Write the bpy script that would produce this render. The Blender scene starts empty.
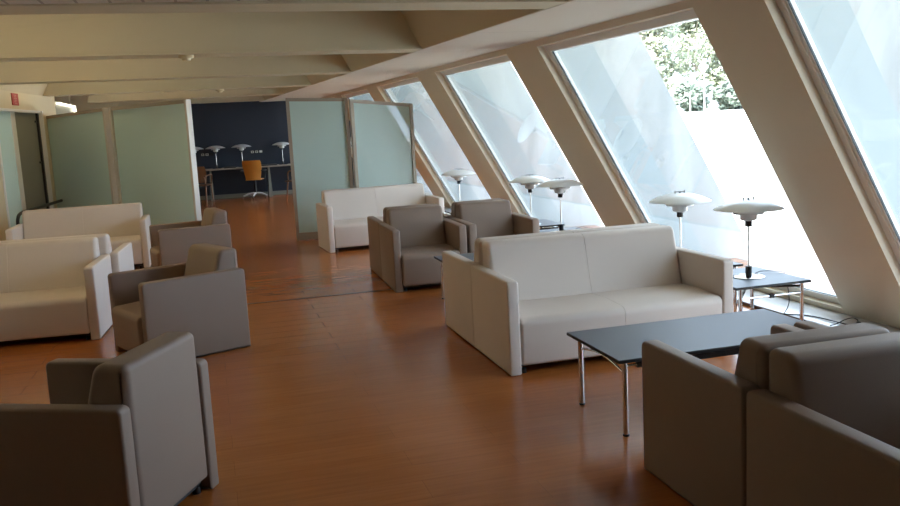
import bpy, bmesh, math, random
from mathutils import Vector, Matrix
random.seed(7)
S = bpy.context.scene
COL = S.collection
PI = math.pi

# ------------------------------------------------------------------ materials
def new_mat(name):
    m = bpy.data.materials.new(name); m.use_nodes = True
    nt = m.node_tree; b = nt.nodes['Principled BSDF']
    return m, nt, b
def pmat(name, col, rough=.5, metal=0, bump=0, scale=200, var=0, varscale=3, coat=0, spec=.5, sheen=0):
    m, nt, b = new_mat(name)
    b.inputs['Base Color'].default_value = (*col, 1)
    b.inputs['Roughness'].default_value = rough
    b.inputs['Metallic'].default_value = metal
    b.inputs['Specular IOR Level'].default_value = spec
    b.inputs['Coat Weight'].default_value = coat
    b.inputs['Sheen Weight'].default_value = sheen
    tc = nt.nodes.new('ShaderNodeTexCoord')
    if bump:
        n = nt.nodes.new('ShaderNodeTexNoise'); n.inputs['Scale'].default_value = scale; n.inputs['Detail'].default_value = 3
        nt.links.new(tc.outputs['Object'], n.inputs['Vector'])
        bp = nt.nodes.new('ShaderNodeBump'); bp.inputs['Strength'].default_value = bump; bp.inputs['Distance'].default_value = .002
        nt.links.new(n.outputs['Fac'], bp.inputs['Height']); nt.links.new(bp.outputs['Normal'], b.inputs['Normal'])
    if var:
        n = nt.nodes.new('ShaderNodeTexNoise'); n.inputs['Scale'].default_value = varscale; n.inputs['Detail'].default_value = 4
        nt.links.new(tc.outputs['Object'], n.inputs['Vector'])
        mx = nt.nodes.new('ShaderNodeMix'); mx.data_type = 'RGBA'
        mx.inputs['A'].default_value = (*[c*(1-var) for c in col], 1); mx.inputs['B'].default_value = (*[min(1, c*(1+var)) for c in col], 1)
        nt.links.new(n.outputs['Fac'], mx.inputs['Factor']); nt.links.new(mx.outputs['Result'], b.inputs['Base Color'])
    return m
M = {}
M['cream'] = pmat('cream_leather', (.665, .595, .54), .55, bump=.25, scale=260, var=.03, spec=.35)
M['taupe'] = pmat('taupe_leather', (.262, .195, .155), .55, bump=.25, scale=260, var=.04, spec=.35)
M['black'] = pmat('black_plastic', (.012, .012, .013), .45, var=.1)
M['rubber'] = pmat('black_cable', (.01, .01, .012), .5, var=.1)
M['chrome'] = pmat('chrome', (.75, .75, .76), .12, 1, var=.02)
M['steel'] = pmat('brushed_steel', (.40, .35, .28), .5, .4, bump=.1, scale=90, var=.04)
M['alu'] = pmat('pale_aluminium', (.66, .63, .57), .45, .15, var=.03)
M['topblack'] = pmat('slate_laminate', (.06, .07, .095), .48, bump=.06, scale=60, var=.12, varscale=2.5, spec=.75)
M['opal'] = pmat('opal_glass_shade', (.66, .67, .67), .3, var=.01)
M['paint'] = pmat('beige_paint', (.70, .63, .49), .6, bump=.1, scale=40, var=.03)
M['ceil'] = pmat('ceiling_paint', (.55, .49, .34), .65, bump=.1, scale=40, var=.03)
M['soffit'] = pmat('soffit_paint', (.62, .56, .47), .6, bump=.1, scale=40, var=.02)
M['wallpaint'] = pmat('cream_wall_paint', (.66, .56, .38), .6, bump=.1, scale=40, var=.02)
M['frame'] = pmat('window_frame_metal', (.80, .80, .77), .4, .0, var=.02)
M['gasket'] = pmat('dark_gasket', (.03, .04, .045), .5, var=.1)
M['navy'] = pmat('navy_wall_paint', (.013, .020, .036), .55, bump=.1, scale=50, var=.06)
M['strip'] = pmat('pale_floor_border', (.62, .62, .62), .16, var=.03, spec=.6)
M['riser'] = pmat('brown_edge_trim', (.10, .055, .03), .4, var=.15)
M['orange'] = pmat('orange_veneer', (.62, .26, .045), .35, bump=.05, scale=30, var=.15, varscale=6)
M['brownwood'] = pmat('brown_veneer', (.17, .075, .03), .4, var=.15, varscale=6)
M['red'] = pmat('red_sign', (.36, .035, .025), .5, var=.08)
M['signmark'] = pmat('pale_sign_marks', (.50, .20, .16), .5, var=.05)
M['ivory'] = pmat('ivory_plastic', (.62, .55, .36), .4, var=.03)
M['white'] = pmat('white_plastic', (.75, .75, .73), .4, var=.03)
M['greypanel'] = pmat('grey_panel', (.22, .22, .18), .45, var=.05)
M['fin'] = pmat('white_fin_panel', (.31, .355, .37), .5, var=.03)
M['bark'] = pmat('bark', (.16, .13, .09), .9, bump=.5, scale=8, var=.2)
M['leaf'] = pmat('pale_leaves', (.34, .36, .25), .7, var=.3, varscale=1.5)
M['leafd'] = pmat('green_leaves', (.25, .29, .23), .7, var=.3, varscale=1.5)
M['pole'] = pmat('galvanised_pole', (.6, .6, .58), .5, .2, var=.05)

def soffit_joints(m):
    nt = m.node_tree; b = nt.nodes['Principled BSDF']
    tc = nt.nodes.new('ShaderNodeTexCoord'); br = nt.nodes.new('ShaderNodeTexBrick'); br.inputs['Scale'].default_value = 1
    br.inputs['Brick Width'].default_value = 30; br.inputs['Row Height'].default_value = 1.76; br.inputs['Mortar Size'].default_value = .004; br.inputs['Mortar Smooth'].default_value = .3
    br.inputs['Color1'].default_value = (1, 1, 1, 1); br.inputs['Color2'].default_value = (1, 1, 1, 1); br.inputs['Mortar'].default_value = (.45, .42, .38, 1)
    nt.links.new(tc.outputs['Object'], br.inputs['Vector'])
    src = b.inputs['Base Color'].links[0].from_socket; mx = nt.nodes.new('ShaderNodeMix'); mx.data_type = 'RGBA'; mx.blend_type = 'MULTIPLY'; mx.inputs['Factor'].default_value = 1
    nt.links.new(src, mx.inputs['A']); nt.links.new(br.outputs['Color'], mx.inputs['B']); nt.links.new(mx.outputs['Result'], b.inputs['Base Color'])
soffit_joints(M['soffit'])
def floor_mat():
    m, nt, b = new_mat('wood_laminate')
    tc = nt.nodes.new('ShaderNodeTexCoord')
    br = nt.nodes.new('ShaderNodeTexBrick'); br.inputs['Scale'].default_value = 1
    br.inputs['Brick Width'].default_value = 1.25; br.inputs['Row Height'].default_value = .19
    br.inputs['Mortar Size'].default_value = .0012; br.inputs['Mortar Smooth'].default_value = .5
    br.inputs['Color1'].default_value = (.385, .122, .028, 1); br.inputs['Color2'].default_value = (.42, .138, .033, 1)
    br.inputs['Mortar'].default_value = (.24, .08, .022, 1); br.offset = .37
    nt.links.new(tc.outputs['Object'], br.inputs['Vector'])
    mp = nt.nodes.new('ShaderNodeMapping'); mp.inputs['Scale'].default_value = (1.3, 16, 1)
    nt.links.new(tc.outputs['Object'], mp.inputs['Vector'])
    n = nt.nodes.new('ShaderNodeTexNoise'); n.inputs['Scale'].default_value = 2.2; n.inputs['Detail'].default_value = 3; n.inputs['Roughness'].default_value = .5
    nt.links.new(mp.outputs['Vector'], n.inputs['Vector'])
    rp = nt.nodes.new('ShaderNodeValToRGB'); rp.color_ramp.elements[0].position = .3; rp.color_ramp.elements[0].color = (.84, .81, .78, 1)
    rp.color_ramp.elements[1].position = .7; rp.color_ramp.elements[1].color = (1.08, 1.08, 1.08, 1)
    nt.links.new(n.outputs['Fac'], rp.inputs['Fac'])
    mx = nt.nodes.new('ShaderNodeMix'); mx.data_type = 'RGBA'; mx.blend_type = 'MULTIPLY'; mx.inputs['Factor'].default_value = .8
    nt.links.new(br.outputs['Color'], mx.inputs['A']); nt.links.new(rp.outputs['Color'], mx.inputs['B'])
    nt.links.new(mx.outputs['Result'], b.inputs['Base Color'])
    n2 = nt.nodes.new('ShaderNodeTexNoise'); n2.inputs['Scale'].default_value = 1.7; n2.inputs['Detail'].default_value = 4
    nt.links.new(tc.outputs['Object'], n2.inputs['Vector'])
    mr = nt.nodes.new('ShaderNodeMapRange'); mr.inputs['To Min'].default_value = .19; mr.inputs['To Max'].default_value = .23
    nt.links.new(n2.outputs['Fac'], mr.inputs['Value']); nt.links.new(mr.outputs['Result'], b.inputs['Roughness'])
    b.inputs['Specular IOR Level'].default_value = .55
    bp = nt.nodes.new('ShaderNodeBump'); bp.inputs['Strength'].default_value = .02; bp.inputs['Distance'].default_value = .001
    nt.links.new(n.outputs['Fac'], bp.inputs['Height']); nt.links.new(bp.outputs['Normal'], b.inputs['Normal'])
    return m
M['floor'] = floor_mat()

def glass_mat(name, tint, base=.05, top=.9):
    m = bpy.data.materials.new(name); m.use_nodes = True; nt = m.node_tree; nt.nodes.clear()
    out = nt.nodes.new('ShaderNodeOutputMaterial'); t = nt.nodes.new('ShaderNodeBsdfTransparent'); g = nt.nodes.new('ShaderNodeBsdfGlossy')
    t.inputs['Color'].default_value = (*tint, 1); g.inputs['Roughness'].default_value = .02
    fr = nt.nodes.new('ShaderNodeFresnel'); fr.inputs['IOR'].default_value = 1.45
    geo = nt.nodes.new('ShaderNodeNewGeometry')
    mr = nt.nodes.new('ShaderNodeMapRange'); mr.inputs['To Min'].default_value = 1.45; mr.inputs['To Max'].default_value = 1/1.45
    nt.links.new(geo.outputs['Backfacing'], mr.inputs['Value']); nt.links.new(mr.outputs['Result'], fr.inputs['IOR'])
    mx = nt.nodes.new('ShaderNodeMixShader')
    nt.links.new(fr.outputs['Fac'], mx.inputs['Fac']); nt.links.new(t.outputs[0], mx.inputs[1]); nt.links.new(g.outputs[0], mx.inputs[2])
    nt.links.new(mx.outputs[0], out.inputs['Surface'])
    return m
M['glass'] = glass_mat('window_glass', (.86, .885, .90))

def frosted_mat():
    m = bpy.data.materials.new('frosted_green_glass'); m.use_nodes = True; nt = m.node_tree; nt.nodes.clear()
    out = nt.nodes.new('ShaderNodeOutputMaterial')
    d = nt.nodes.new('ShaderNodeBsdfDiffuse'); d.inputs['Color'].default_value = (.72, .93, .91, 1)
    tr = nt.nodes.new('ShaderNodeBsdfTranslucent'); tr.inputs['Color'].default_value = (.85, .97, .88, 1)
    tn = nt.nodes.new('ShaderNodeTexNoise'); tn.inputs['Scale'].default_value = 1.5
    mx = nt.nodes.new('ShaderNodeMixShader'); mx.inputs[0].default_value = .33
    nt.links.new(d.outputs[0], mx.inputs[1]); nt.links.new(tr.outputs[0], mx.inputs[2])
    g = nt.nodes.new('ShaderNodeBsdfGlossy'); g.inputs['Roughness'].default_value = .02
    fr = nt.nodes.new('ShaderNodeFresnel'); fr.inputs['IOR'].default_value = 1.85
    m2 = nt.nodes.new('ShaderNodeMixShader')
    nt.links.new(fr.outputs[0], m2.inputs[0]); nt.links.new(mx.outputs[0], m2.inputs[1]); nt.links.new(g.outputs[0], m2.inputs[2])
    nt.links.new(m2.outputs[0], out.inputs['Surface'])
    return m
M['frosted'] = frosted_mat()

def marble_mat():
    m, nt, b = new_mat('mottled_white_concrete')  # pale concrete tone with random mottling
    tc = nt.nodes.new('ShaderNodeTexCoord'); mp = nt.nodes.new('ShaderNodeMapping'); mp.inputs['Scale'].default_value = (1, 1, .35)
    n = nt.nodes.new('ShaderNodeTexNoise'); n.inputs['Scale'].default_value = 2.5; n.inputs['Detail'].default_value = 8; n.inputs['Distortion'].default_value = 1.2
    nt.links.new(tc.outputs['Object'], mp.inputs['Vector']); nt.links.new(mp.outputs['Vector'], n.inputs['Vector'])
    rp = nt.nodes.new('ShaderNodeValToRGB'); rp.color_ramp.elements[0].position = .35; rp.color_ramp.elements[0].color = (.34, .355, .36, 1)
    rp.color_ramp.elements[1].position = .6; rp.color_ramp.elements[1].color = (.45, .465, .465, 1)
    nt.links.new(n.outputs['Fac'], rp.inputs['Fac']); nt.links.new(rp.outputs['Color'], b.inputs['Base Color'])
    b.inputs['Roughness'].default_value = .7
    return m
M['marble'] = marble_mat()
def ground_mat():
    m, nt, b = new_mat('bright_dry_ground')
    tc = nt.nodes.new('ShaderNodeTexCoord'); n = nt.nodes.new('ShaderNodeTexNoise'); n.inputs['Scale'].default_value = .15; n.inputs['Detail'].default_value = 6
    nt.links.new(tc.outputs['Object'], n.inputs['Vector'])
    rp = nt.nodes.new('ShaderNodeValToRGB'); rp.color_ramp.elements[0].color = (.70, .68, .60, 1); rp.color_ramp.elements[1].color = (.78, .77, .72, 1)
    nt.links.new(n.outputs['Fac'], rp.inputs['Fac']); nt.links.new(rp.outputs['Color'], b.inputs['Base Color']); b.inputs['Roughness'].default_value = .9
    return m
M['ground'] = ground_mat()
def grille_mat():
    m, nt, b = new_mat('ceiling_grille')
    tc = nt.nodes.new('ShaderNodeTexCoord'); br = nt.nodes.new('ShaderNodeTexBrick'); br.inputs['Scale'].default_value = 1
    br.inputs['Brick Width'].default_value = .16; br.inputs['Row Height'].default_value = .6; br.inputs['Mortar Size'].default_value = .008
    br.inputs['Color1'].default_value = (.62, .58, .50, 1); br.inputs['Color2'].default_value = (.55, .51, .43, 1); br.inputs['Mortar'].default_value = (.30, .26, .2, 1)
    nt.links.new(tc.outputs['Object'], br.inputs['Vector']); nt.links.new(br.outputs['Color'], b.inputs['Base Color']); b.inputs['Roughness'].default_value = .5
    return m
M['grille'] = grille_mat()
def emit_mat(name, col, st):
    m, nt, b = new_mat(name); b.inputs['Emission Color'].default_value = (*col, 1); b.inputs['Emission Strength'].default_value = st; return m
M['warmfill'] = emit_mat('warm_fill_diffuser', (1, .74, .38), 5)  # glow of the added fill lamps
M['lampwhite'] = emit_mat('lit_strip', (1, .93, .75), 1.0)

# ------------------------------------------------------------------ mesh helpers
def smooth(bm, ang=35):
    lim = math.radians(ang)
    for f in bm.faces: f.smooth = True
    for e in bm.edges:
        e.smooth = not (len(e.link_faces) == 2 and e.calc_face_angle(0) > lim)
def link(name, bm, m, parent=None, loc=(0, 0, 0), ang=35, sm=True, fixn=True):
    if fixn: bmesh.ops.recalc_face_normals(bm, faces=bm.faces)
    if sm: smooth(bm, ang)
    me = bpy.data.meshes.new(name); bm.to_mesh(me); bm.free()
    me.materials.append(M[m] if isinstance(m, str) else m)
    o = bpy.data.objects.new(name, me); COL.objects.link(o); o.location = loc
    if parent: o.parent = parent
    return o
def box(bm, x0, x1, y0, y1, z0, z1, bev=0, seg=2):
    r = bmesh.ops.create_cube(bm, size=1)
    vs = r['verts']
    for v in vs:
        v.co = Vector(((x0+x1)/2+v.co.x*(x1-x0), (y0+y1)/2+v.co.y*(y1-y0), (z0+z1)/2+v.co.z*(z1-z0)))
    if bev:
        es = list({e for v in vs for e in v.link_edges})
        bmesh.ops.bevel(bm, geom=es, offset=bev, segments=seg, profile=.5, affect='EDGES')
    return bm
def hexa(bm, P):
    """8 points: bottom 4 (ccw) then top 4"""
    v = [bm.verts.new(p) for p in P]
    for f in ((3, 2, 1, 0), (4, 5, 6, 7), (0, 1, 5, 4), (1, 2, 6, 5), (2, 3, 7, 6), (3, 0, 4, 7)): bm.faces.new([v[i] for i in f])
    return v
def lathe(bm, prof, n=32, c=(0, 0, 0)):
    rings = []
    for r, z in prof:
        if r < 1e-6: rings.append([bm.verts.new((c[0], c[1], c[2]+z))])
        else: rings.append([bm.verts.new((c[0]+r*math.cos(2*PI*i/n), c[1]+r*math.sin(2*PI*i/n), c[2]+z)) for i in range(n)])
    for a, b in zip(rings, rings[1:]):
        for i in range(n):
            j = (i+1) % n
            if len(a) == 1 and len(b) == 1: continue
            if len(a) == 1: bm.faces.new([a[0], b[i], b[j]])
            elif len(b) == 1: bm.faces.new([a[i], a[j], b[0]])
            else: bm.faces.new([a[i], a[j], b[j], b[i]])
    return bm
def cyl(bm, x, y, z0, z1, r, n=20):
    return lathe(bm, [(0, z0), (r, z0), (r, z1), (0, z1)], n, (x, y, 0))
def tube(bm, pts, r, n=8, r2=None):
    pts = [Vector(p) for p in pts]; rings = []
    up = Vector((0, 0, 1))
    prev = None
    for i, p in enumerate(pts):
        t = (pts[min(i+1, len(pts)-1)]-pts[max(i-1, 0)]).normalized()
        if prev is None:
            a = t.cross(up) if abs(t.z) < .95 else t.cross(Vector((1, 0, 0)))
        else: a = prev-t*prev.dot(t)
        a.normalize(); prev = a; b = t.cross(a)
        rr = r if r2 is None else r+(r2-r)*i/(len(pts)-1)
        rings.append([bm.verts.new(p+rr*(math.cos(2*PI*k/n)*a+math.sin(2*PI*k/n)*b)) for k in range(n)])
    for A, B in zip(rings, rings[1:]):
        for k in range(n): bm.faces.new([A[k], A[(k+1) % n], B[(k+1) % n], B[k]])
    bm.faces.new(rings[0]); bm.faces.new(rings[-1])
    return bm
def catmull(P, n=8):
    P = [Vector(p) for p in P]; Q = [P[0]*2-P[1]]+P+[P[-1]*2-P[-2]]; out = []
    for i in range(1, len(Q)-2):
        for k in range(n):
            t = k/n; a, b, c, d = Q[i-1:i+3]
            out.append(.5*((2*b)+(c-a)*t+(2*a-5*b+4*c-d)*t*t+(3*b-a-3*c+d)*t*t*t))
    out.append(P[-1]); return out
def fillet(pts, rad, seg=5):
    out = []; n = len(pts)
    for i, p in enumerate(pts):
        p = Vector(p); a = Vector(pts[i-1])-p; b = Vector(pts[(i+1) % n])-p; r = rad[i]
        if r <= 0: out.append(p); continue
        ang = a.angle(b); d = r/math.tan(ang/2)
        A = p+a.normalized()*d; B = p+b.normalized()*d
        c = p+(a.normalized()+b.normalized()).normalized()*(r/math.sin(ang/2))
        va, vb = A-c, B-c
        th = va.angle(vb)
        for k in range(seg+1):
            t = k/seg
            s = (math.sin((1-t)*th)*va+math.sin(t*th)*vb)/math.sin(th)
            out.append(c+s)
    return out
def offset_poly(P, d):
    n = len(P); out = []
    A = sum(P[i-1].x*P[i].y-P[i].x*P[i-1].y for i in range(n)); s = 1 if A > 0 else -1
    for i in range(n):
        e1 = (P[i]-P[i-1]); e2 = (P[(i+1) % n]-P[i])
        if e1.length < 1e-7: e1 = e2
        if e2.length < 1e-7: e2 = e1
        n1 = Vector((-e1.y, e1.x)).normalized()*s; n2 = Vector((-e2.y, e2.x)).normalized()*s
        nn = (n1+n2); nn.normalize(); k = max(.5, nn.dot(n1))
        out.append(P[i]+nn*(d/k))
    return out
def loft(bm, prof, stations, crown=0):
    """profile in (y,z); stations (x, inset)"""
    rings = []
    x0, x1 = stations[0][0], stations[-1][0]
    for x, ins in stations:
        q = offset_poly(prof, ins) if ins else prof
        rings.append([bm.verts.new((x, v.x, v.y)) for v in q])
    n = len(prof)
    for a, b in zip(rings, rings[1:]):
        for i in range(n): bm.faces.new([a[i], a[(i+1) % n], b[(i+1) % n], b[i]])
    bm.faces.new(rings[0]); bm.faces.new(rings[-1])
    return bm
def ends(x0, x1, r, seg=4, mids=()):
    st = []
    for k in range(seg+1):
        t = k/seg*PI/2; st.append((x0+r*(1-math.cos(t)) if False else x0+r*(1-math.cos(t)), r*(1-math.sin(t))))
    for m in mids: st += [(m-.0022, 0), (m, .0032), (m+.0022, 0)]
    for k in range(seg+1):
        t = (seg-k)/seg*PI/2; st.append((x1-r*(1-math.cos(t)), r*(1-math.sin(t))))
    return st

def empty(name, label, cat, loc=(0, 0, 0), rot=0, group=None):
    o = bpy.data.objects.new(name, None); COL.objects.link(o); o.location = loc; o.rotation_euler = (0, 0, rot)
    o.empty_display_size = .1
    o['label'] = label; o['category'] = cat
    if group: o['group'] = group
    return o
def tag(o, label, cat, group=None):
    o['label'] = label; o['category'] = cat
    if group: o['group'] = group
    return o
def structure(name, bm, m, parent=None, **k):
    o = link(name, bm, m, parent, **k)
    if not parent: o['kind'] = 'structure'
    return o
def dup(root, loc, rot, label=None, group=None):
    r = root.copy(); COL.objects.link(r); r.location = loc; r.rotation_euler = (0, 0, rot)
    if label: r['label'] = label
    if group: r['group'] = group
    for ch in list(root.children):
        c = ch.copy(); COL.objects.link(c); c.parent = r
        for g in list(ch.children):
            e = g.copy(); COL.objects.link(e); e.parent = c
    return r

# ------------------------------------------------------------------ frames of reference
TH = math.radians(1.4334)
DV = Vector((-math.sin(TH), math.cos(TH), 0)); NV = Vector((math.cos(TH), math.sin(TH), 0))
def offz(z): return 4.504-.5655*z
def W(off, al, z): p = NV*off+DV*al; return Vector((p.x, p.y, z))
def WS(s, al, z): return W(offz(z)+s, al, z)
def slab(bm, a0, a1, z0, z1, s0, s1):
    return hexa(bm, [WS(s0, a0, z0), WS(s1, a0, z0), WS(s1, a1, z0), WS(s0, a1, z0), WS(s0, a0, z1), WS(s1, a0, z1), WS(s1, a1, z1), WS(s0, a1, z1)])
def leftx(y): return -2.47+.0837*(y-12.67)
def soffx(y): return 2.28-.0542*(y-5.2)
YB, YF = -5.0, 22.0
ZT = 2.95

# ------------------------------------------------------------------ room shell
openings = [ (1.69, 4.49), (5.19, 7.84), (8.64, 11.33), (12.21, 14.93), (15.73, 18.4), (19.2, 21.6)]
Z0, Z1 = .067, 2.2
bm = bmesh.new()
AE = 22.6; AB = -5.5
slab(bm, AB, AE, -.1, Z0, 0, .15); slab(bm, AB, AE, Z1, 2.32, 0, .15)
last = AB
for a, b in openings: slab(bm, last, a, Z0, Z1, 0, .15); last = b
slab(bm, last, AE, Z0, Z1, 0, .15)
structure('wall_right', bm, 'paint')
for i, (a, b) in enumerate(openings):
    f = bmesh.new(); w = .055
    slab(f, a, a+w, Z0, Z1, .075, .149); slab(f, b-w, b, Z0, Z1, .075, .149)
    slab(f, a+w, b-w, Z0, Z0+w, .075, .15); slab(f, a+w, b-w, Z1-w, Z1, .075, .15)
    # slim inner bead beside the glass
    slab(f, b-w-.02, b-w, Z0+w, Z1-w, .085, .14)
    fo = structure('window_%d' % (i+1), f, 'frame')
    g = bmesh.new(); slab(g, a+w, b-w-.02, Z0+w, Z1-w, .108, .116); link('glass_pane', g, 'glass', fo)
    g = bmesh.new(); e = .005
    slab(g, b-w-.02-e, b-w-.02, Z0+w, Z1-w, .09, .106); slab(g, a+w, b-w-.02-e, Z0+w, Z0+w+e, .09, .106)
    link('gasket', g, 'gasket', fo)

# floor with cut joint
bm = bmesh.new()
def quad(bm, P): bm.faces.new([bm.verts.new(p) for p in P])
hexa(bm, [(-5.6, YB-.5, -.1), (5.2, YB-.5, -.1), (5.2, 23, -.1), (-5.6, 23, -.1), (-5.6, YB-.5, 0), (5.2, YB-.5, 0), (5.2, 23, 0), (-5.6, 23, 0)])
fl = structure('floor', bm, 'floor')
# pale floor border with brown edge along the window wall
def stripbox(bm, o0, o1, z0, z1):
    hexa(bm, [W(o0, AB, z0), W(o1, AB, z0), W(o1, AE, z0), W(o0, AE, z0), W(o0, AB, z1), W(o1, AB, z1), W(o1, AE, z1), W(o0, AE, z1)])
bm = bmesh.new(); stripbox(bm, 4.15, 4.53, 0, .022); structure('trim_1', bm, 'strip')
bm = bmesh.new(); stripbox(bm, 4.125, 4.15, 0, .025); structure('trim_2', bm, 'riser')
bm = bmesh.new(); box(bm, -3.2, 4.1, 8.125, 8.145, 0, .0025); structure('trim_3', bm, 'riser')

# ceiling: top slab, sloped sides, soffit
bm = bmesh.new()
def cprism(bm, sec, yend=22.6):
    """sec(y)-> list of (x,z) ; swept between YB and 22.6"""
    ys = [YB-.4, yend]; R = [[bm.verts.new((x, y, z)) for x, z in sec(y)] for y in ys]
    n = len(R[0])
    for i in range(n): bm.faces.new([R[0][i], R[0][(i+1) % n], R[1][(i+1) % n], R[1][i]])
    bm.faces.new(R[0]); bm.faces.new(R[1])
cprism(bm, lambda y: [(-5.6, ZT), (5, ZT), (5, ZT+.12), (-5.6, ZT+.12)])
structure('ceiling', bm, 'ceil')
bm = bmesh.new()
def secR(y):
    xs = soffx(y); xw = (offz(2.25)+.2)/math.cos(TH)-y*math.tan(TH)
    return [(xs, 2.25), (xw, 2.25), (xw+.1, 2.4), (xw+.1, ZT), (xs-.36, ZT)]
cprism(bm, secR)
structure('trim_4', bm, 'soffit')
# thin brown facing of the soffit's sloping inner side
bm = bmesh.new()
cprism(bm, lambda y: [(soffx(y)-.001, 2.252), (soffx(y)-.012, 2.252), (soffx(y)-.372, ZT), (soffx(y)-.36, ZT)])
structure('trim_5', bm, 'ceil')
# left bulkhead with sloping side
bm = bmesh.new()
cprism(bm, lambda y: [(leftx(y)-.25, 2.25), (leftx(y), 2.25), (leftx(y)+.36, ZT), (leftx(y)-.25, ZT)], 15.35)
structure('trim_6', bm, 'wallpaint')
# crossing beams
beams = [(-4.0, -3.7), (-.75, -.45), (2.35, 2.65), (5.28, 5.60), (8.20, 8.68), (11.48, 11.85), (14.95, 14.9), (18.1, 18.1), (21.2, 21.2)]
for i, (yl, yr) in enumerate(beams):
    bm = bmesh.new()
    def P(u, off, z):
        y = (yl+(yr-yl)*u)+off
        if u == 0: x = leftx(y)+.36*(z-2.25)/.7-.005
        else: x = soffx(y)-.36*(z-2.25)/.7+.005
        return Vector((x, y, z))
    t0 = -.22 if i != 3 else -.30
    t1 = .12 if i != 3 else 0
    for o0, o1, za, zb in ((t0, t1, 2.275, ZT), (t0-.02, t1+.02, 2.252, 2.279)):
        hexa(bm, [P(0, o0, za), P(1, o0, za), P(1, o1, za), P(0, o1, za), P(0, o0, zb), P(1, o0, zb), P(1, o1, zb), P(0, o1, zb)])
    structure('trim_%d' % (7+i), bm, 'ceil')

# left wall with doorway, far wall, back wall
def lw(bm, y0, y1, z0, z1, t=.14, dx=0):
    a, b = leftx(y0)+dx, leftx(y1)+dx
    hexa(bm, [(a-t, y0, z0), (a, y0, z0), (b, y1, z0), (b-t, y1, z0), (a-t, y0, z1), (a, y0, z1), (b, y1, z1), (b-t, y1, z1)])
bm = bmesh.new()
lw(bm, YB-.3, 12.35, 0, 2.26); lw(bm, 12.35, 14.50, 2.015, 2.26); lw(bm, 14.50, 15.35, 0, 2.26)
structure('wall_left', bm, 'wallpaint')
bm = bmesh.new(); box(bm, -5.6, -5.46, 15.3, 22.6, 0, ZT); box(bm, -5.6, -2.4, 15.2, 15.3, 0, ZT); box(bm, -5.6, -1.35, YF, YF+.15, 0, ZT); structure('wall_left_far', bm, 'wallpaint')
bm = bmesh.new(); box(bm, -1.35, 4.9, YF, YF+.15, 0, ZT); structure('wall_far', bm, 'navy')
bm = bmesh.new(); box(bm, -5.6, 5.3, YB-.15, YB, 0, ZT); structure('wall_back', bm, 'wallpaint')
bm = bmesh.new(); box(bm, -1.35, 4.3, YF-.02, YF, 0, .09); structure('baseboard_far', bm, 'greypanel')
# door in the left wall: frame > leaves
bm = bmesh.new(); lw(bm, 14.45, 14.51, 0, 2.015, .1, .03); lw(bm, 12.30, 12.36, 0, 2.015, .1, .01); lw(bm, 12.36, 14.45, 1.985, 2.02, .1, .01)
dr = structure('door_1', bm, 'white')
bm = bmesh.new(); lw(bm, 12.36, 13.15, .01, 1.985, .03, -.05); link('glass_leaf', bm, 'frosted', dr)
bm = bmesh.new(); lw(bm, 13.15, 13.35, .01, 1.985, .03, -.048); link('door_stile', bm, 'frame', dr)
bm = bmesh.new(); lw(bm, 13.35, 14.39, .01, 1.985, .03, -.05)
gp = link('grey_leaf', bm, 'greypanel', dr)
bm = bmesh.new(); lw(bm, 14.39, 14.45, .01, 1.985, .05, -.02); link('dark_jamb', bm, 'black', dr)
bm = bmesh.new()
for z in (.5, 1.25, 1.85): lw(bm, 14.31, 14.36, z, z+.03, .02, -.035)
link('hinge', bm, 'black', dr)

# side wing beyond the doorway, with a lit strip over a pale opening
bm = bmesh.new(); box(bm, -2.60, -2.30, 15.55, 15.85, 0, 2.6); tag(link('column', bm, 'wallpaint'), 'square cream column behind the leftmost glass panel', 'column')
bm = bmesh.new(); box(bm, -3.0, -2.78, 21.2, 21.45, 0, 2.6); tag(link('column', bm, 'wallpaint'), 'narrow cream column at the far end of the side passage', 'column')

# ------------------------------------------------------------------ upholstered seats
def seating(name, label, cat, w, mat, seams=(), group=None, BH=.745, fwd=0):
    D, AH, T = .752, .582, .076
    r = empty(name, label, cat, group=group)
    V2 = Vector
    for k, (x0, x1) in enumerate(((0, T), (w-T, w))):
        prof = fillet([V2((0.0, .003)), V2((0.0, AH)), V2((D, AH)), V2((D, .003))], (.006, .026, .026, .006), 5)
        bm = bmesh.new(); st = ends(x0, x1, .013, 4)
        loft(bm, prof, st); a = link('armrest', bm, mat, r, ang=38)
    prof = fillet([V2((.004-fwd, .052)), V2((-.004-fwd, .348)), V2((.26, .362)), V2((.575, .352)), V2((.575, .10))], (.022, .05, .2, .0, 0), 7)
    bm = bmesh.new(); loft(bm, prof, ends(T+.002, w-T-.002, .02, 4, seams)); link('seat', bm, mat, r, ang=38)
    prof = fillet([V2((.490, .34)), V2((.605, BH)), V2((D-.006, BH-.004)), V2((D-.003, .075)), V2((.60, .075)), V2((.60, .34))], (0, .05, .028, .01, 0, 0), 7)
    bm = bmesh.new(); loft(bm, prof, ends(T+.002, w-T-.002, .032, 6, seams)); link('backrest', bm, mat, r, ang=38)
    bm = bmesh.new(); box(bm, T-.0, w-T, .09, D-.05, .03, .054); link('plinth', bm, 'black', r)
    for x in (T+.03, w-T-.03):
        for y in (.06, D-.06):
            bm = bmesh.new(); cyl(bm, x, y, 0, .03, .018, 12); link('foot', bm, 'black', r)
    return r
def place(o, corner, xy, rot):
    c, s = math.cos(rot), math.sin(rot)
    o.location = (xy[0]-(corner[0]*c-corner[1]*s), xy[1]-(corner[0]*s+corner[1]*c), 0)
    o.rotation_euler = (0, 0, rot)
    return o
WSF, WAC, DEP = 1.54, .71, .752
sofa = seating('sofa', 'cream two-seat sofa behind the large black coffee table, facing it', 'sofa', WSF, 'cream', (WSF/2,), 'cream leather sofas')
place(sofa, (0, 0), (1.66, 4.925), 0)
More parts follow.
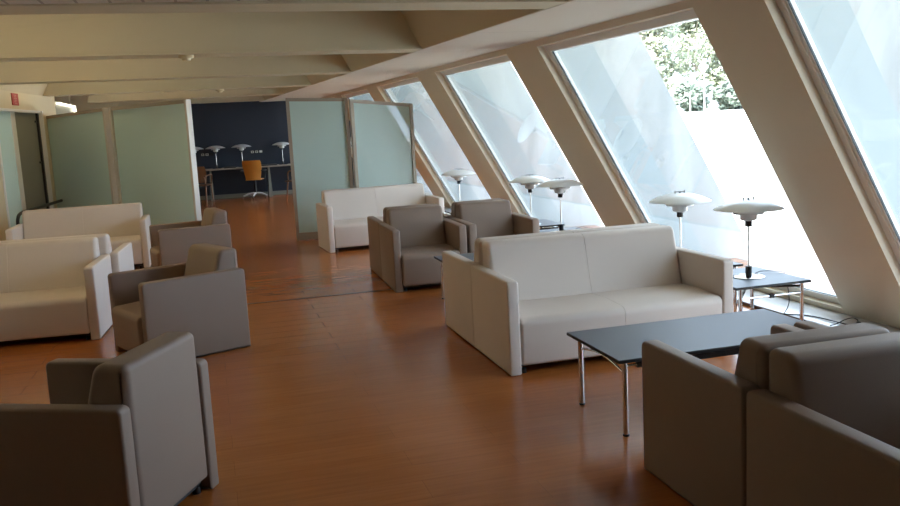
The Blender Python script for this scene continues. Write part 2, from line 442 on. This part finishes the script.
def mk(src, corner, xy, rot, label, group):
    o = dup(src, (0, 0, 0), 0, label, group); return place(o, corner, xy, rot)
GS, GA = 'cream leather sofas', 'taupe leather armchairs'
mk(sofa, (WSF, DEP), (1.66, 4.925+DEP+.008), PI, 'cream sofa facing away, back to back with the sofa at the big coffee table', GS)
mk(sofa, (0, 0), (1.38, 10.945), .058, 'cream sofa standing right in front of the right-hand frosted glass panels', GS)
def rotp(p, a): return Vector((p[0]*math.cos(a)-p[1]*math.sin(a), p[0]*math.sin(a)+p[1]*math.cos(a)))
s3 = mk(sofa, (WSF, 0), (-.918, 7.267), -.073, 'nearest cream sofa on the left side, cut by the photo edge, beside the angled armchair', GS)
q = Vector((-.918, 7.267))+rotp((.06, DEP*2+.03), -.073)
mk(sofa, (0, 0), q, PI-.073, 'cream sofa facing away, back to back behind the nearest left sofa', GS)
mk(sofa, (WSF, 0), (-.762, 11.093), -.01, 'farthest cream sofa on the left, below the left frosted glass panels', GS)

chair = seating('armchair', 'taupe armchair facing us left of its twin, beyond the front cream sofa', 'armchair', WAC, 'taupe', (), GA, .727, .025)
place(chair, (0, 0), (1.584, 7.931), -.025)
mk(chair, (0, 0), (2.325, 7.935), -.005, 'taupe armchair facing us, beside the window lamps, right one of that pair', GA)
mk(chair, (WAC, DEP), Vector((1.584, 7.931))+rotp((0, DEP+.008), -.025), PI-.025, 'taupe armchair facing away, behind the left one of the middle pair, nearly hidden', GA)
mk(chair, (WAC, DEP), Vector((2.325, 7.935))+rotp((0, DEP+.008), -.005), PI-.005, 'taupe armchair facing away, behind the right one of the middle pair, nearly hidden', GA)
mk(chair, (WAC, 0), (-.493, 6.172), .408-PI/2, 'taupe armchair turned left at an angle beside the nearest left sofa', GA)
mk(chair, (WAC, 0), (-.552, 9.663), .187-PI/2, 'taupe armchair turned left beside the farthest left sofa, near the doorway gap', GA)
mk(chair, (WAC, DEP), (-.381, 3.289), -.455-PI/2, 'nearest taupe armchair at lower left, seen from behind its pale lit back', GA)
mk(chair, (WAC, 0), (1.722, 3.352), PI, 'taupe armchair at lower right facing the coffee table, its back to the camera', GA)
mk(chair, (0, 0), (1.722, 3.352-2*DEP-.012), 0, 'nearest taupe armchair at lower right corner, facing the camera side', GA)
mk(chair, (0, 0), (2.475, 3.352), PI, 'taupe armchair by the window next to the coffee table, only an arm showing', GA)
last_chair = [o for o in COL.objects if o.name.startswith('armchair') and o.parent is None][-1]
place(last_chair, (WAC, 0), (2.475, 3.352), PI)

# ------------------------------------------------------------------ tables
def coffee_table(name, label, x0, x1, y0, y1, zt=.38):
    r = empty(name, label, 'coffee table', ((x0+x1)/2, (y0+y1)/2, 0), group='low black coffee tables')
    a, b = (x1-x0)/2, (y1-y0)/2
    bm = bmesh.new(); box(bm, -a+.002, a-.002, -b+.002, b-.002, zt-.0015, zt); tt = link('tabletop', bm, 'topblack', r); bm = bmesh.new(); box(bm, -a, a, -b, b, zt-.017, zt-.0015, .0015, 1); link('edge_band', bm, 'black', tt)
    L = []
    for sx in (-1, 1):
        for sy in (-1, 1):
            x, y = sx*(a-.055), sy*(b-.055)
            bm = bmesh.new(); cyl(bm, x, y, .008, zt-.014, .014, 16); lg = link('leg', bm, 'chrome', r)
            bm = bmesh.new(); cyl(bm, x, y, 0, .01, .0165, 16); link('foot', bm, 'black', lg)
        # arched brace between the two legs of an end
        pts = [(sx*(a-.055), -(b-.055)+2*(b-.055)*t/14, zt-.085+.035*math.sin(PI*t/14)) for t in range(15)]
        bm = bmesh.new(); tube(bm, pts, .006, 8); link('brace', bm, 'chrome', r)
    for sy in (-1, 1):
        bm = bmesh.new(); box(bm, -a+.12, a-.12, sy*(b-.06)-.012, sy*(b-.06)+.012, zt-.062, zt-.034, .002, 1); link('rail', bm, 'black', r)
        for sx in (-1, 1):
            bm = bmesh.new(); tube(bm, [(sx*(a-.14), sy*(b-.06), zt-.048), (sx*(a-.055), sy*(b-.055), zt-.048)], .008, 8); link('rail_connector', bm, 'chrome', r)
    return r
coffee_table('coffee_table', 'large black-topped coffee table on chrome legs in front of the nearest cream sofa', 1.787, 3.005, 3.70, 4.33, .395)
coffee_table('coffee_table', 'black coffee table between the middle armchairs and the back of the sofas', 1.86, 3.08, 6.88, 7.50)
def side_table(label, x0, x1, y0, y1, zt=.38):
    r = empty('side_table', label, 'side table', ((x0+x1)/2, (y0+y1)/2, 0), group='square lamp tables by the window')
    a, b = (x1-x0)/2, (y1-y0)/2
    bm = bmesh.new(); box(bm, -a+.002, a-.002, -b+.002, b-.002, zt-.0015, zt); tt = link('tabletop', bm, 'topblack', r); bm = bmesh.new(); box(bm, -a, a, -b, b, zt-.017, zt-.0015, .0015, 1); link('edge_band', bm, 'black', tt)
    for sx in (-1, 1):
        for sy in (-1, 1):
            x, y = sx*(a-.05), sy*(b-.03); zb = 0
            bm = bmesh.new(); cyl(bm, x, y, zb, zt-.014, .0135, 14); link('leg', bm, 'chrome', r)
    for sy in (-1, 1):
        bm = bmesh.new(); tube(bm, [(-a+.05, sy*(b-.03), zt-.085), (a-.05, sy*(b-.03), zt-.085)], .007, 8); link('stretcher', bm, 'chrome', r)
    bm = bmesh.new(); tube(bm, [(-a+.05, -b+.035, zt-.1), (a-.05, b-.035, zt-.04)], .009, 8); tube(bm, [(-a+.05, b-.035, zt-.1), (a-.05, -b+.035, zt-.04)], .009, 8)
    link('cross_brace', bm, 'black', r)
    bm = bmesh.new(); box(bm, -.018, .018, -b+.018, -b+.042, zt-.098, zt-.072, .003, 1); link('clamp', bm, 'black', r)
    return r
side_table('black lamp table at the right end of the nearest cream sofa, by the window', 3.25, 3.82, 4.975, 5.60)
side_table('lamp table behind the first one, beside the sofa that faces away', 3.25, 3.81, 5.74, 6.36)
side_table('lamp table beside the right armchair of the middle pair, cables around it', 3.12, 3.70, 7.98, 8.62)
side_table('lamp table behind the middle pair of armchairs, its black edge showing', 3.14, 3.70, 8.92, 9.50)
side_table('lamp table at the right end of the sofa near the glass panels', 2.99, 3.50, 10.98, 11.56)

# ------------------------------------------------------------------ lamps
def lamp(label, loc, group, cord=None, rot=0):
    r = empty('table_lamp', label, 'lamp', loc, rot, group)
    bm = bmesh.new(); lathe(bm, [(0, 0), (.105, 0), (.107, .004), (.100, .008), (.02, .010), (0, .010)], 40); link('base', bm, 'chrome', r)
    bm = bmesh.new(); lathe(bm, [(0, .010), (.022, .010), (.022, .078), (0, .078)], 24); link('switch_housing', bm, 'black', r)
    bm = bmesh.new(); cyl(bm, 0, 0, .078, .354, .0065, 16); link('stem', bm, 'chrome', r)
    bm = bmesh.new(); lathe(bm, [(0, .352), (.022, .352), (.024, .356), (.024, .392), (0, .392)], 24); link('socket', bm, 'black', r)
    # three opal shades, thin shells
    def shell(prof, t=.003):
        inner = [(max(rr-(.0 if i else 0), 0.0), z-t) for i, (rr, z) in enumerate(prof)]
        return prof+inner[::-1]
    top = [(.235*i/14, .474+.063*(1-(i/14)**2.3)) for i in range(1, 14)]+[(.2355, .4745), (.2345, .4725), (.20, .4705), (.06, .469)]
    bm = bmesh.new(); lathe(bm, [(0, .537)]+top+[(.0, .469)], 48); link('upper_shade', bm, 'opal', r, ang=60)
    mid = [(0, .469), (.05, .469), (.05, .457), (.099, .457), (.1035, .453), (.102, .440), (.07, .439), (0, .439)]
    bm = bmesh.new(); lathe(bm, mid, 40); link('middle_shade', bm, 'opal', r, ang=30)
    low = [(0, .439), (.0575, .439), (.0565, .402), (.046, .396), (0.03, .392), (0, .392)]
    bm = bmesh.new(); lathe(bm, low, 40); link('lower_shade', bm, 'opal', r, ang=30)
    # chrome bracket on the top
    bm = bmesh.new(); tube(bm, [(-.042, 0, .548), (.042, 0, .548)], .003, 8)
    for x in (-.04, .04): cyl(bm, x, 0, .530, .556, .0045, 10)
    cyl(bm, 0, 0, .534, .549, .008, 12)
    link('top_bracket', bm, 'gasket', r)
    if cord:
        bm = bmesh.new(); tube(bm, catmull(cord, 8), .0028, 6); link('cord', bm, 'rubber', r)
    return r
GL = 'white shaded table lamps along the window'
Z = .38
c1 = [(.02, 0, .02), (.07, .05, .006), (.16, .09, .012), (.24, .05, .012), (.292, .02, .004), (.297, .00, -.03), (.28, -.06, -.2), (.17, -.10, -.3), (.12, -.05, -.345), (.2, .04, -.37), (.30, -.05, -.372), (.33, -.2, -.374), (.36, -.4, -.374)]
c1b = [(p[0], p[1], p[2]) for p in c1]
lamp('nearest and largest-looking white lamp, on the table at the end of the front sofa', (3.54, 5.27, Z), GL, c1b[:9]+[(.16, .02, -.3715), (.21, -.05, -.374)])
lamp('second white lamp from the right, showing above the front sofa arm', (3.47, 6.06, Z), GL)
l3 = lamp('white lamp showing right of its neighbour, overlapping it, beside the middle armchairs', (3.42, 8.33, Z), GL, [(.02, 0, .02), (.06, -.02, .005), (.12, -.02, .004), (.17, -.05, .035), (.22, -.08, .04), (.26, -.12, .006), (.272, -.14, -.01), (.27, -.14, -.2), (.26, -.1, -.372)])
lamp('white lamp left of its overlapping neighbour, behind the middle armchairs', (3.40, 9.14, Z), GL)
lamp('farthest white window lamp, beside the sofa near the glass panels', (3.19, 11.25, Z), GL)
bm = bmesh.new(); tube(bm, catmull([(3.28, 8.22, .386), (3.22, 8.22, .40), (3.30, 8.1, .42), (3.36, 8.16, .405), (3.26, 8.26, .386), (3.2, 8.10, .386), (3.33, 8.05, .386), (3.42, 8.12, .42), (3.46, 8.2, .395), (3.38, 8.24, .386)], 8), .003, 6)
tag(link('cable_bundle', bm, 'rubber'), 'tangle of thin dark cable lying on the table by the overlapping lamps', 'cable')
bm = bmesh.new(); tube(bm, catmull([(4.03, 5.05, .027), (4.05, 5.01, .045), (4.10, 4.99, .072), (4.16, 4.99, .078), (4.20, 4.99, .062), (4.21, 4.99, .042)], 8), .004, 8)
box(bm, 4.20, 4.222, 4.975, 5.0, .024, .048, .003, 1)
tag(link('power_cable', bm, 'rubber'), 'black cable looping up from the pale floor border by the window wall', 'cable')
bm = bmesh.new(); tube(bm, catmull([(3.96, 5.50, .028), (4.10, 5.35, .027), (4.13, 5.1, .03), (4.16, 4.8, .027), (4.19, 4.4, .027), (4.2, 3.9, .027)], 8), .0045, 8)
tag(link('floor_cable', bm, 'rubber'), 'thin dark cable lying along the edge of the pale floor border', 'cable')

# ------------------------------------------------------------------ frosted glass panels
def panel(label, p0, p1, h0, h1, group='frosted glass partition panels', post=.045, kick=.11, mats=('steel', 'steel')):
    p0, p1 = Vector((*p0, 0)), Vector((*p1, 0)); d = (p1-p0); L = d.length
    r = empty('glass_partition', label, 'partition', tuple((p0+p1)/2), math.atan2(d.y, d.x), group)
    x0, x1, t = -L/2, L/2, .025
    def top(x): return h0+(h1-h0)*(x-x0)/L
    def bar(xa, xb, za0, za1, zb0, zb1, tt):
        bm = bmesh.new(); hexa(bm, [(xa, -tt, za0), (xb, -tt, zb0), (xb, tt, zb0), (xa, tt, za0), (xa, -tt, za1), (xb, -tt, zb1), (xb, tt, zb1), (xa, tt, za1)])
        return bm
    link('post', bar(x0, x0+post, 0, top(x0), 0, top(x0+post), t+.012), mats[0], r)
    link('post', bar(x1-post, x1, 0, top(x1-post), 0, top(x1), t+.012), mats[1], r)
    w = .045
    link('top_rail', bar(x0+post, x1-post, top(x0+post)-w, top(x0+post), top(x1-post)-w, top(x1-post), t), 'steel', r)
    link('bottom_rail', bar(x0+post, x1-post, .01, kick, .01, kick, t), 'steel', r)
    link('glass_pane', bar(x0+post, x1-post, kick, top(x0+post)-w, kick, top(x1-post)-w, .006), 'frosted', r)
    return r
panel('frosted glass panel farthest left, behind the left sofas', (-2.42, 15.0), (-1.30, 13.5), 1.945, 1.995, kick=.04, mats=('steel', 'alu'))
panel('frosted glass panel left of the doorway gap, with a bright post on each side', (-1.235, 13.5), (-.155, 12.0), 1.995, 2.005, mats=('alu', 'alu'), kick=.04)
panel('frosted glass panel right of the doorway gap, with a plain pale surface', (1.125, 12.50), (1.97, 12.44), 1.985, 1.947)
panel('frosted glass panel beside the window wall, mirroring a window', (1.99, 12.385), (2.90, 12.50), 1.925, 1.83)

# ------------------------------------------------------------------ work desk beyond the panels
r = empty('work_desk', 'long narrow desk along the far navy wall, lamps on it', 'desk', (.9, 21.68, 0))
bm = bmesh.new(); box(bm, -2.1, 2.1, -.31, .29, .705, .735, .003, 1); link('desktop', bm, 'steel', r)
for x in (-.83, .52):
    bm = bmesh.new(); hexa(bm, [(x-.045, -.2, 0), (x+.045, -.2, 0), (x+.045, .2, 0), (x-.045, .2, 0), (x-.02, -.08, .705), (x+.02, -.08, .705), (x+.02, .08, .705), (x-.02, .08, .705)]); link('leg', bm, 'greypanel', r)
for k, (x, lab) in enumerate(((-.26, 'leftmost lamp on the far desk, half behind the glass panel post'), (.23, 'desk lamp second from left on the far desk, by a wall socket'), (.83, 'desk lamp just left of the orange swivel chair on the far desk'), (1.78, 'rightmost lamp on the far desk, next to the glass panel'))):
    lamp(lab, (x, 21.72, .735), 'lamps on the far desk')
for k, (x, lab) in enumerate(((.03, 'pale wall socket strip on the navy wall, left one'), (1.19, 'pale wall socket strip on the navy wall, right one'))):
    r = empty('wall_socket', lab, 'socket', (x, 21.99, 1.07), group='socket strips on the navy wall')
    bm = bmesh.new(); box(bm, -.15, .15, -.006, .0085, -.035, .035, .003, 1); link('plate', bm, 'black', r)
    for j in range(3 if k else 2):
        bm = bmesh.new(); x0 = -.10+j*.10; box(bm, x0-.034, x0+.034, -.012, -.005, -.026, .026, .003, 1)
        sk = link('outlet', bm, 'white' if j == 2 else 'alu', r)
        if j != 2:
            bm = bmesh.new(); cyl(bm, x0, 0, -.02, .02, .017, 14)
            for v in bm.verts: v.co = Vector((v.co.x, -.0125-v.co.z*.02, v.co.y))
            link('socket_hole', bm, 'black', sk)
bm = bmesh.new(); box(bm, 1.25, 1.62, 21.5, 21.74, .735, .765, .006, 2); tag(link('document_tray', bm, 'black'), 'flat black item lying on the far desk by the rightmost lamp', 'tray')
bm = bmesh.new(); box(bm, .38, .66, 21.5, 21.72, .735, .76, .006, 2); tag(link('document_tray', bm, 'black'), 'flat black item lying on the far desk near the left socket', 'tray')

def shell_back(w0, w1, z0, z1, curve, t=.012, nx=10, nz=8):
    bm = bmesh.new(); F, B = [], []
    for j in range(nz+1):
        v = j/nz; z = z0+(z1-z0)*v
        w = (w0+(w1-w0)*min(1, v*1.6)) if v < .9 else w1*(1-.06*(v-.9)*10)
        rf, rb = [], []
        for i in range(nx+1):
            u = -1+2*i/nx; x = u*w/2; y = -curve*(u*u)+.10*v-.04*math.sin(PI*v)
            rf.append(bm.verts.new((x, y, z))); rb.append(bm.verts.new((x, y+t, z)))
        F.append(rf); B.append(rb)
    for j in range(nz):
        for i in range(nx):
            bm.faces.new([F[j][i], F[j][i+1], F[j+1][i+1], F[j+1][i]]); bm.faces.new([B[j][i], B[j+1][i], B[j+1][i+1], B[j][i+1]])
    for j in range(nz):
        bm.faces.new([F[j][0], F[j+1][0], B[j+1][0], B[j][0]]); bm.faces.new([F[j][nx], B[j][nx], B[j+1][nx], F[j+1][nx]])
    for i in range(nx):
        bm.faces.new([F[0][i], B[0][i], B[0][i+1], F[0][i+1]]); bm.faces.new([F[nz][i], F[nz][i+1], B[nz][i+1], B[nz][i]])
    return bm
def swivel_chair(label, loc, rot, m='orange', cat='office chair'):
    r = empty('swivel_chair', label, cat, loc, rot, 'veneer swivel chairs at the far desk')
    bm = shell_back(.33, .43, .45, .90, .05); link('backrest', bm, m, r)
    for v in (0,): pass
    bm = bmesh.new(); box(bm, -.18, .18, -.44, -.02, .44, .462, .01, 3); link('seat', bm, m, r)
    for s in (-1, 1):
        bm = bmesh.new(); tube(bm, catmull([(s*.21, .03, .66), (s*.27, -.04, .66), (s*.27, -.30, .655), (s*.25, -.33, .60), (s*.21, -.28, .45)], 6), .014, 8); link('armrest', bm, 'black', r)
    bm = bmesh.new(); cyl(bm, 0, -.2, .12, .44, .03, 14); link('column', bm, 'black', r)
    for k in range(5):
        a = 2*PI*k/5+.3; e = Vector((math.cos(a)*.29, -.2+math.sin(a)*.29, .075))
        bm = bmesh.new(); tube(bm, catmull([(0, -.2, .13), (math.cos(a)*.15, -.2+math.sin(a)*.15, .12), tuple(e)], 5), .026, 8, .017); lg = link('leg', bm, 'opal', r)
        bm = bmesh.new(); cyl(bm, e.x, e.y, -.012, .012, .028, 14)
        for v in bm.verts: v.co = Vector((e.x+(v.co.x-e.x)*.0+v.co.z*math.cos(a+PI/2), e.y+v.co.z*math.sin(a+PI/2)+(v.co.x-e.x)*math.cos(0), .028+(v.co.y-e.y)))
        link('caster', bm, 'black', lg)
    return r
swivel_chair('orange veneer swivel chair on a chrome star base at the far desk', (1.00, 20.95, 0), PI*1.0-.25)
def wood_chair(label, loc, rot):
    r = empty('wooden_chair', label, 'chair', loc, rot, 'brown wooden chairs near the doorway gap')
    bm = shell_back(.40, .44, .50, .86, .04); link('backrest', bm, 'brownwood', r)
    bm = bmesh.new(); box(bm, -.22, .22, -.44, .02, .43, .455, .01, 3); link('seat', bm, 'brownwood', r)
    for s in (-1, 1):
        bm = bmesh.new(); tube(bm, [(s*.19, .05, 0), (s*.19, .0, .44), (s*.19, .07, .62)], .017, 8); link('leg', bm, 'brownwood', r)
        bm = bmesh.new(); tube(bm, [(s*.20, -.43, 0), (s*.19, -.38, .43)], .017, 8); link('leg', bm, 'brownwood', r)
        bm = bmesh.new(); tube(bm, catmull([(s*.20, .05, .64), (s*.24, -.1, .66), (s*.24, -.32, .65), (s*.2, -.36, .45)], 6), .014, 8); link('armrest', bm, 'brownwood', r)
    return r
wood_chair('brown wooden armchair left of the doorway gap, partly behind the panel post', (-.24, 20.2, 0), PI-.3)
wood_chair('brown wooden armchair right of the gap, almost hidden by the glass panel', (2.10, 19.6, 0), PI+1.0)

# ------------------------------------------------------------------ small things
def detector(label, x, y, s=1):
    r = empty('smoke_detector', label, 'smoke detector', (x, y, 2.252), group='ceiling smoke detectors')
    bm = bmesh.new(); lathe(bm, [(0, 0), (.075*s, 0), (.078*s, -.012*s), (.07*s, -.03*s), (0, -.03*s)], 24); link('housing', bm, 'ivory', r)
    bm = bmesh.new(); lathe(bm, [(0, -.03*s), (.045*s, -.03*s), (.04*s, -.052*s), (.0, -.058*s)], 24); link('sensor', bm, 'ivory', r)
detector('round ivory smoke detector under the nearest full ceiling beam', -.09, 8.34, .9)
detector('small ivory smoke detector farther back, above the doorway gap', .31, 14.92, .9)
detector('tiny ivory smoke detector far back, above the left glass panels', -.58, 14.87, .45)
r = empty('wall_sign', 'small red vertical sign over the doorway in the left wall', 'sign', (leftx(13.25)+.001, 13.25, 2.15), -.0835)
bm = bmesh.new(); box(bm, 0, .008, -.15, .15, -.08, .08, .001, 1); link('plate', bm, 'red', r)
bm = bmesh.new()
for k in range(6): z = .055-k*.022; box(bm, .008, .0095, -.07+.02*(k % 2), .07-.015*((k+1) % 3), z-.006, z+.006)
link('lettering', bm, 'signmark', r)
# lit strip and pale opening in the side wing
r = empty('strip_light', 'bright L-shaped strip light above the leftmost glass panel', 'light', (-2.33, 16.0, 2.2))
bm = bmesh.new(); box(bm, -.02, .02, .35, 2.3, -.015, .015); link('tube', bm, 'lampwhite', r)
bm = bmesh.new(); box(bm, -.02, .02, 2.3, 2.4, -.45, .015); link('tube', bm, 'lampwhite', r)
bm = bmesh.new(); box(bm, -.08, -.04, .35, 2.45, -2.2, .03); link('backing_panel', bm, 'greypanel', r)
r = empty('handrail', 'dark handrail with a curved end in front of the left doorway', 'handrail', (0, 0, 0))
pts = [(leftx(15.2)+.10, 15.1, .66), (leftx(14)+.10, 14, .66), (leftx(12.9)+.10, 12.9, .665), (leftx(12.5)+.10, 12.5, .655), (leftx(12.35)+.10, 12.38, .60), (leftx(12.3)+.10, 12.36, .5), (leftx(12.3)+.1, 12.36, .2), (leftx(12.3)+.1, 12.36, 0)]
bm = bmesh.new(); tube(bm, catmull(pts, 6), .022, 10); link('rail', bm, 'black', r)
bm = bmesh.new(); cyl(bm, leftx(15.1)+.10, 15.1, 0, .66, .02, 12); link('post', bm, 'chrome', r)
for k, (x, y) in enumerate(((-1.35, 6.9), (-1.35, 10.1), (-1.25, 13.3), (-1.2, 16.5))):  # unseen lamps added in the bays to warm and brighten the left side
    r = empty('ceiling_fill_light', ('added unseen warm fill lamp in the ceiling bay above the angled armchair', 'added unseen warm fill lamp in the second ceiling bay on the left', 'added unseen warm fill lamp in the bay above the farthest left sofa', 'added unseen warm fill lamp in the bay behind the left glass panels', 'added unseen warm fill lamp in the bay above the doorway gap')[k], 'fill light', (x, y, 2.95), group='added fill lamps inside the ceiling bays')
    bm = bmesh.new(); box(bm, -.65, .65, -.07, .07, -.06, 0, .004, 1); link('housing', bm, 'white', r)
    bm = bmesh.new(); box(bm, -.62, .62, -.05, .05, -.07, -.0605); link('diffuser', bm, 'warmfill', r)
# ceiling grille in the bay over the camera side
bm = bmesh.new(); box(bm, -2.9, 1.9, 3.3, 4.95, 2.24, 2.262)
gr = link('ceiling_grille', bm, 'grille'); tag(gr, 'pale ribbed ceiling panel at the very top of the picture', 'ceiling panel')

# ------------------------------------------------------------------ outside
ribs = [(-2.6, -1.8), (.95, 1.69), (4.49, 5.19), (7.84, 8.64), (11.33, 12.21), (14.93, 15.73), (18.4, 19.2)]
n = 16
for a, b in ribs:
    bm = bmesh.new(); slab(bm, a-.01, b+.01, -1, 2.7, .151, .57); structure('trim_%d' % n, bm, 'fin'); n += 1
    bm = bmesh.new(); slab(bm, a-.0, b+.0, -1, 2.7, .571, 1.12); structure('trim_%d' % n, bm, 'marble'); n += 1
bm = bmesh.new()
N = 24
def gz(x, y):
    d = math.hypot(x-5, max(0, y))
    return -1+2.3*min(1, max(0, (d-12)/55))
gx = [5.0, 8, 12, 16, 22, 30, 40, 55, 80, 130, 260]; gy = [-60, -20, 0, 8, 12, 16, 22, 30, 40, 50, 60, 70, 90, 130, 330]
GV = [[bm.verts.new((x, y, gz(x, y))) for y in gy] for x in gx]
for i in range(len(gx)-1):
    for j in range(len(gy)-1): bm.faces.new([GV[i][j], GV[i+1][j], GV[i+1][j+1], GV[i][j+1]])
structure('ground', bm, 'ground')
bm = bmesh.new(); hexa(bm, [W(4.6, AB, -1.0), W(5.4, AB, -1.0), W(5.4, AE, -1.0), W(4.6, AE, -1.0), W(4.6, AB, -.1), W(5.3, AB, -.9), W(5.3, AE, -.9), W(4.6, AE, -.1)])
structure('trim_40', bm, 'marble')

def tree(label, loc, h, cr, mat, seed, base=.25):
    rnd = random.Random(seed)
    r = empty('tree', label, 'tree', loc, 0, 'trees beyond the bright field')
    bm = bmesh.new(); tube(bm, catmull([(0, 0, 0), (.1, 0, h*.3), (-.1, .1, h*.6), (0, 0, h*.9)], 5), h*.012, 8, h*.003)
    for k in range(7):
        a = rnd.uniform(0, 2*PI); z = h*rnd.uniform(.3, .7)
        tube(bm, catmull([(0, 0, z), (math.cos(a)*cr*.4, math.sin(a)*cr*.4, z+h*.1), (math.cos(a)*cr*.75, math.sin(a)*cr*.75, z+h*.16)], 4), h*.007, 6, h*.002)
    link('trunk', bm, 'bark', r)
    bm = bmesh.new()
    blobs = []
    for k in range(26):
        a = rnd.uniform(0, 2*PI); z = h*rnd.uniform(base, .95); rr = cr*math.sqrt(max(.05, 1-((z/h-.58)/.45)**2))*rnd.uniform(.2, .85)
        blobs.append((Vector((math.cos(a)*rr, math.sin(a)*rr, z)), cr*rnd.uniform(.25, .42)))
    for c, rad in blobs:
        for k in range(170):
            d = Vector((rnd.gauss(0, 1), rnd.gauss(0, 1), rnd.gauss(0, 1))).normalized()*rad*rnd.uniform(.5, 1)
            p = c+d; s = rnd.uniform(.18, .36)
            u = Vector((rnd.gauss(0, 1), rnd.gauss(0, 1), rnd.gauss(0, 1))).normalized(); w = u.orthogonal().normalized()
            bm.faces.new([bm.verts.new(p+u*s), bm.verts.new(p+w*s*.6), bm.verts.new(p-u*s), bm.verts.new(p-w*s*.6)])
    link('crown', bm, mat, r, sm=False, fixn=False)
    return r
def tdir(x):   # x/y slope of a sight line from the camera position
    return x
specs = [(.452, 74, 8.2, 3.6, 'leaf', 'tall pale yellow-green tree, leftmost beyond the field'),
         (.500, 81, 11.0, 4.0, 'leaf', 'tallest pale tree with a thin straight trunk, second from the left'),
         (.548, 89, 12.5, 4.6, 'leaf', 'broad pale yellow tree right of the tallest one'),
         (.588, 76, 9.4, 3.8, 'leaf', 'pale tree farthest right in the window'),
         (.395, 92, 9.5, 4.6, 'leaf', 'pale tree mostly hidden by the outer concrete fin')]
for i, (k, y, h, cr, m, lab) in enumerate(specs): tree(lab, (k/.9*y*.98, y, gz(k/.9*y*.98, y)-.05), h, cr, m, 11+i)
for i, (k, y) in enumerate(((.488, 67.5), (.545, 68.5), (.602, 65.0))):
    tree(('dark green bush at the field edge, left of three', 'dark green bush at the field edge, middle of three', 'dark green bush at the field edge, right of three')[i], (k/.9*y*.98, y, gz(k/.9*y*.98, y)-.2), 2.6, 1.9, 'leafd', 40+i, .1)
r = empty('signpost', 'pale signpost with a crossarm standing in the field before the trees', 'signpost', (.545/.895*60, 60, gz(36.5, 60)))
bm = bmesh.new(); cyl(bm, 0, 0, 0, 2.6, .05, 8); link('pole', bm, 'pole', r)
bm = bmesh.new(); box(bm, -.5, .5, -.04, .04, 2.0, 2.15); link('crossarm', bm, 'pole', r)
bm = bmesh.new(); cyl(bm, .53/.9*52, 52, gz(30.6, 52)-.1, 2.6, .035, 8); tag(link('thin_pole', bm, 'pole'), 'thin bare pole in the field left of the signpost', 'pole')

# ------------------------------------------------------------------ light
w = bpy.data.worlds.new('sky'); S.world = w; w.use_nodes = True; nt = w.node_tree
bg = nt.nodes['Background']; bg.inputs['Color'].default_value = (.70, .84, 1.0, 1); bg.inputs['Strength'].default_value = 1.75
sun = bpy.data.lights.new('sun', 'SUN'); sun.energy = 5.0; sun.angle = .01; sun.color = (1, .96, .88)
so = bpy.data.objects.new('sun', sun); COL.objects.link(so)
sd = Vector((-.50, -.45, .74)).normalized(); so.rotation_euler = sd.to_track_quat('Z', 'Y').to_euler()

# ------------------------------------------------------------------ camera
cam = bpy.data.cameras.new('camera'); co = bpy.data.objects.new('camera', cam); COL.objects.link(co)
R_ = Vector((.96255207, -.26607232, -.05195223)); U_ = Vector((.08876032, .12823543, .98776378)); F_ = Vector((.25615449, .95538536, -.14704994))
mt = Matrix((R_, U_, -F_)).transposed().to_4x4(); mt.translation = Vector((0, 0, 1.55)); co.matrix_world = mt
cam.sensor_width = 36; cam.lens = 883.726/900*36; cam.clip_end = 1000; cam.clip_start = .05
S.camera = co
S.view_settings.view_transform = 'Standard'; S.view_settings.look = 'None'; S.view_settings.gamma = 1; S.view_settings.exposure = 2.35
S.view_settings.use_curve_mapping = False
S.cycles.max_bounces = 10; S.cycles.diffuse_bounces = 6; S.cycles.transparent_max_bounces = 16; S.cycles.sample_clamp_indirect = 6
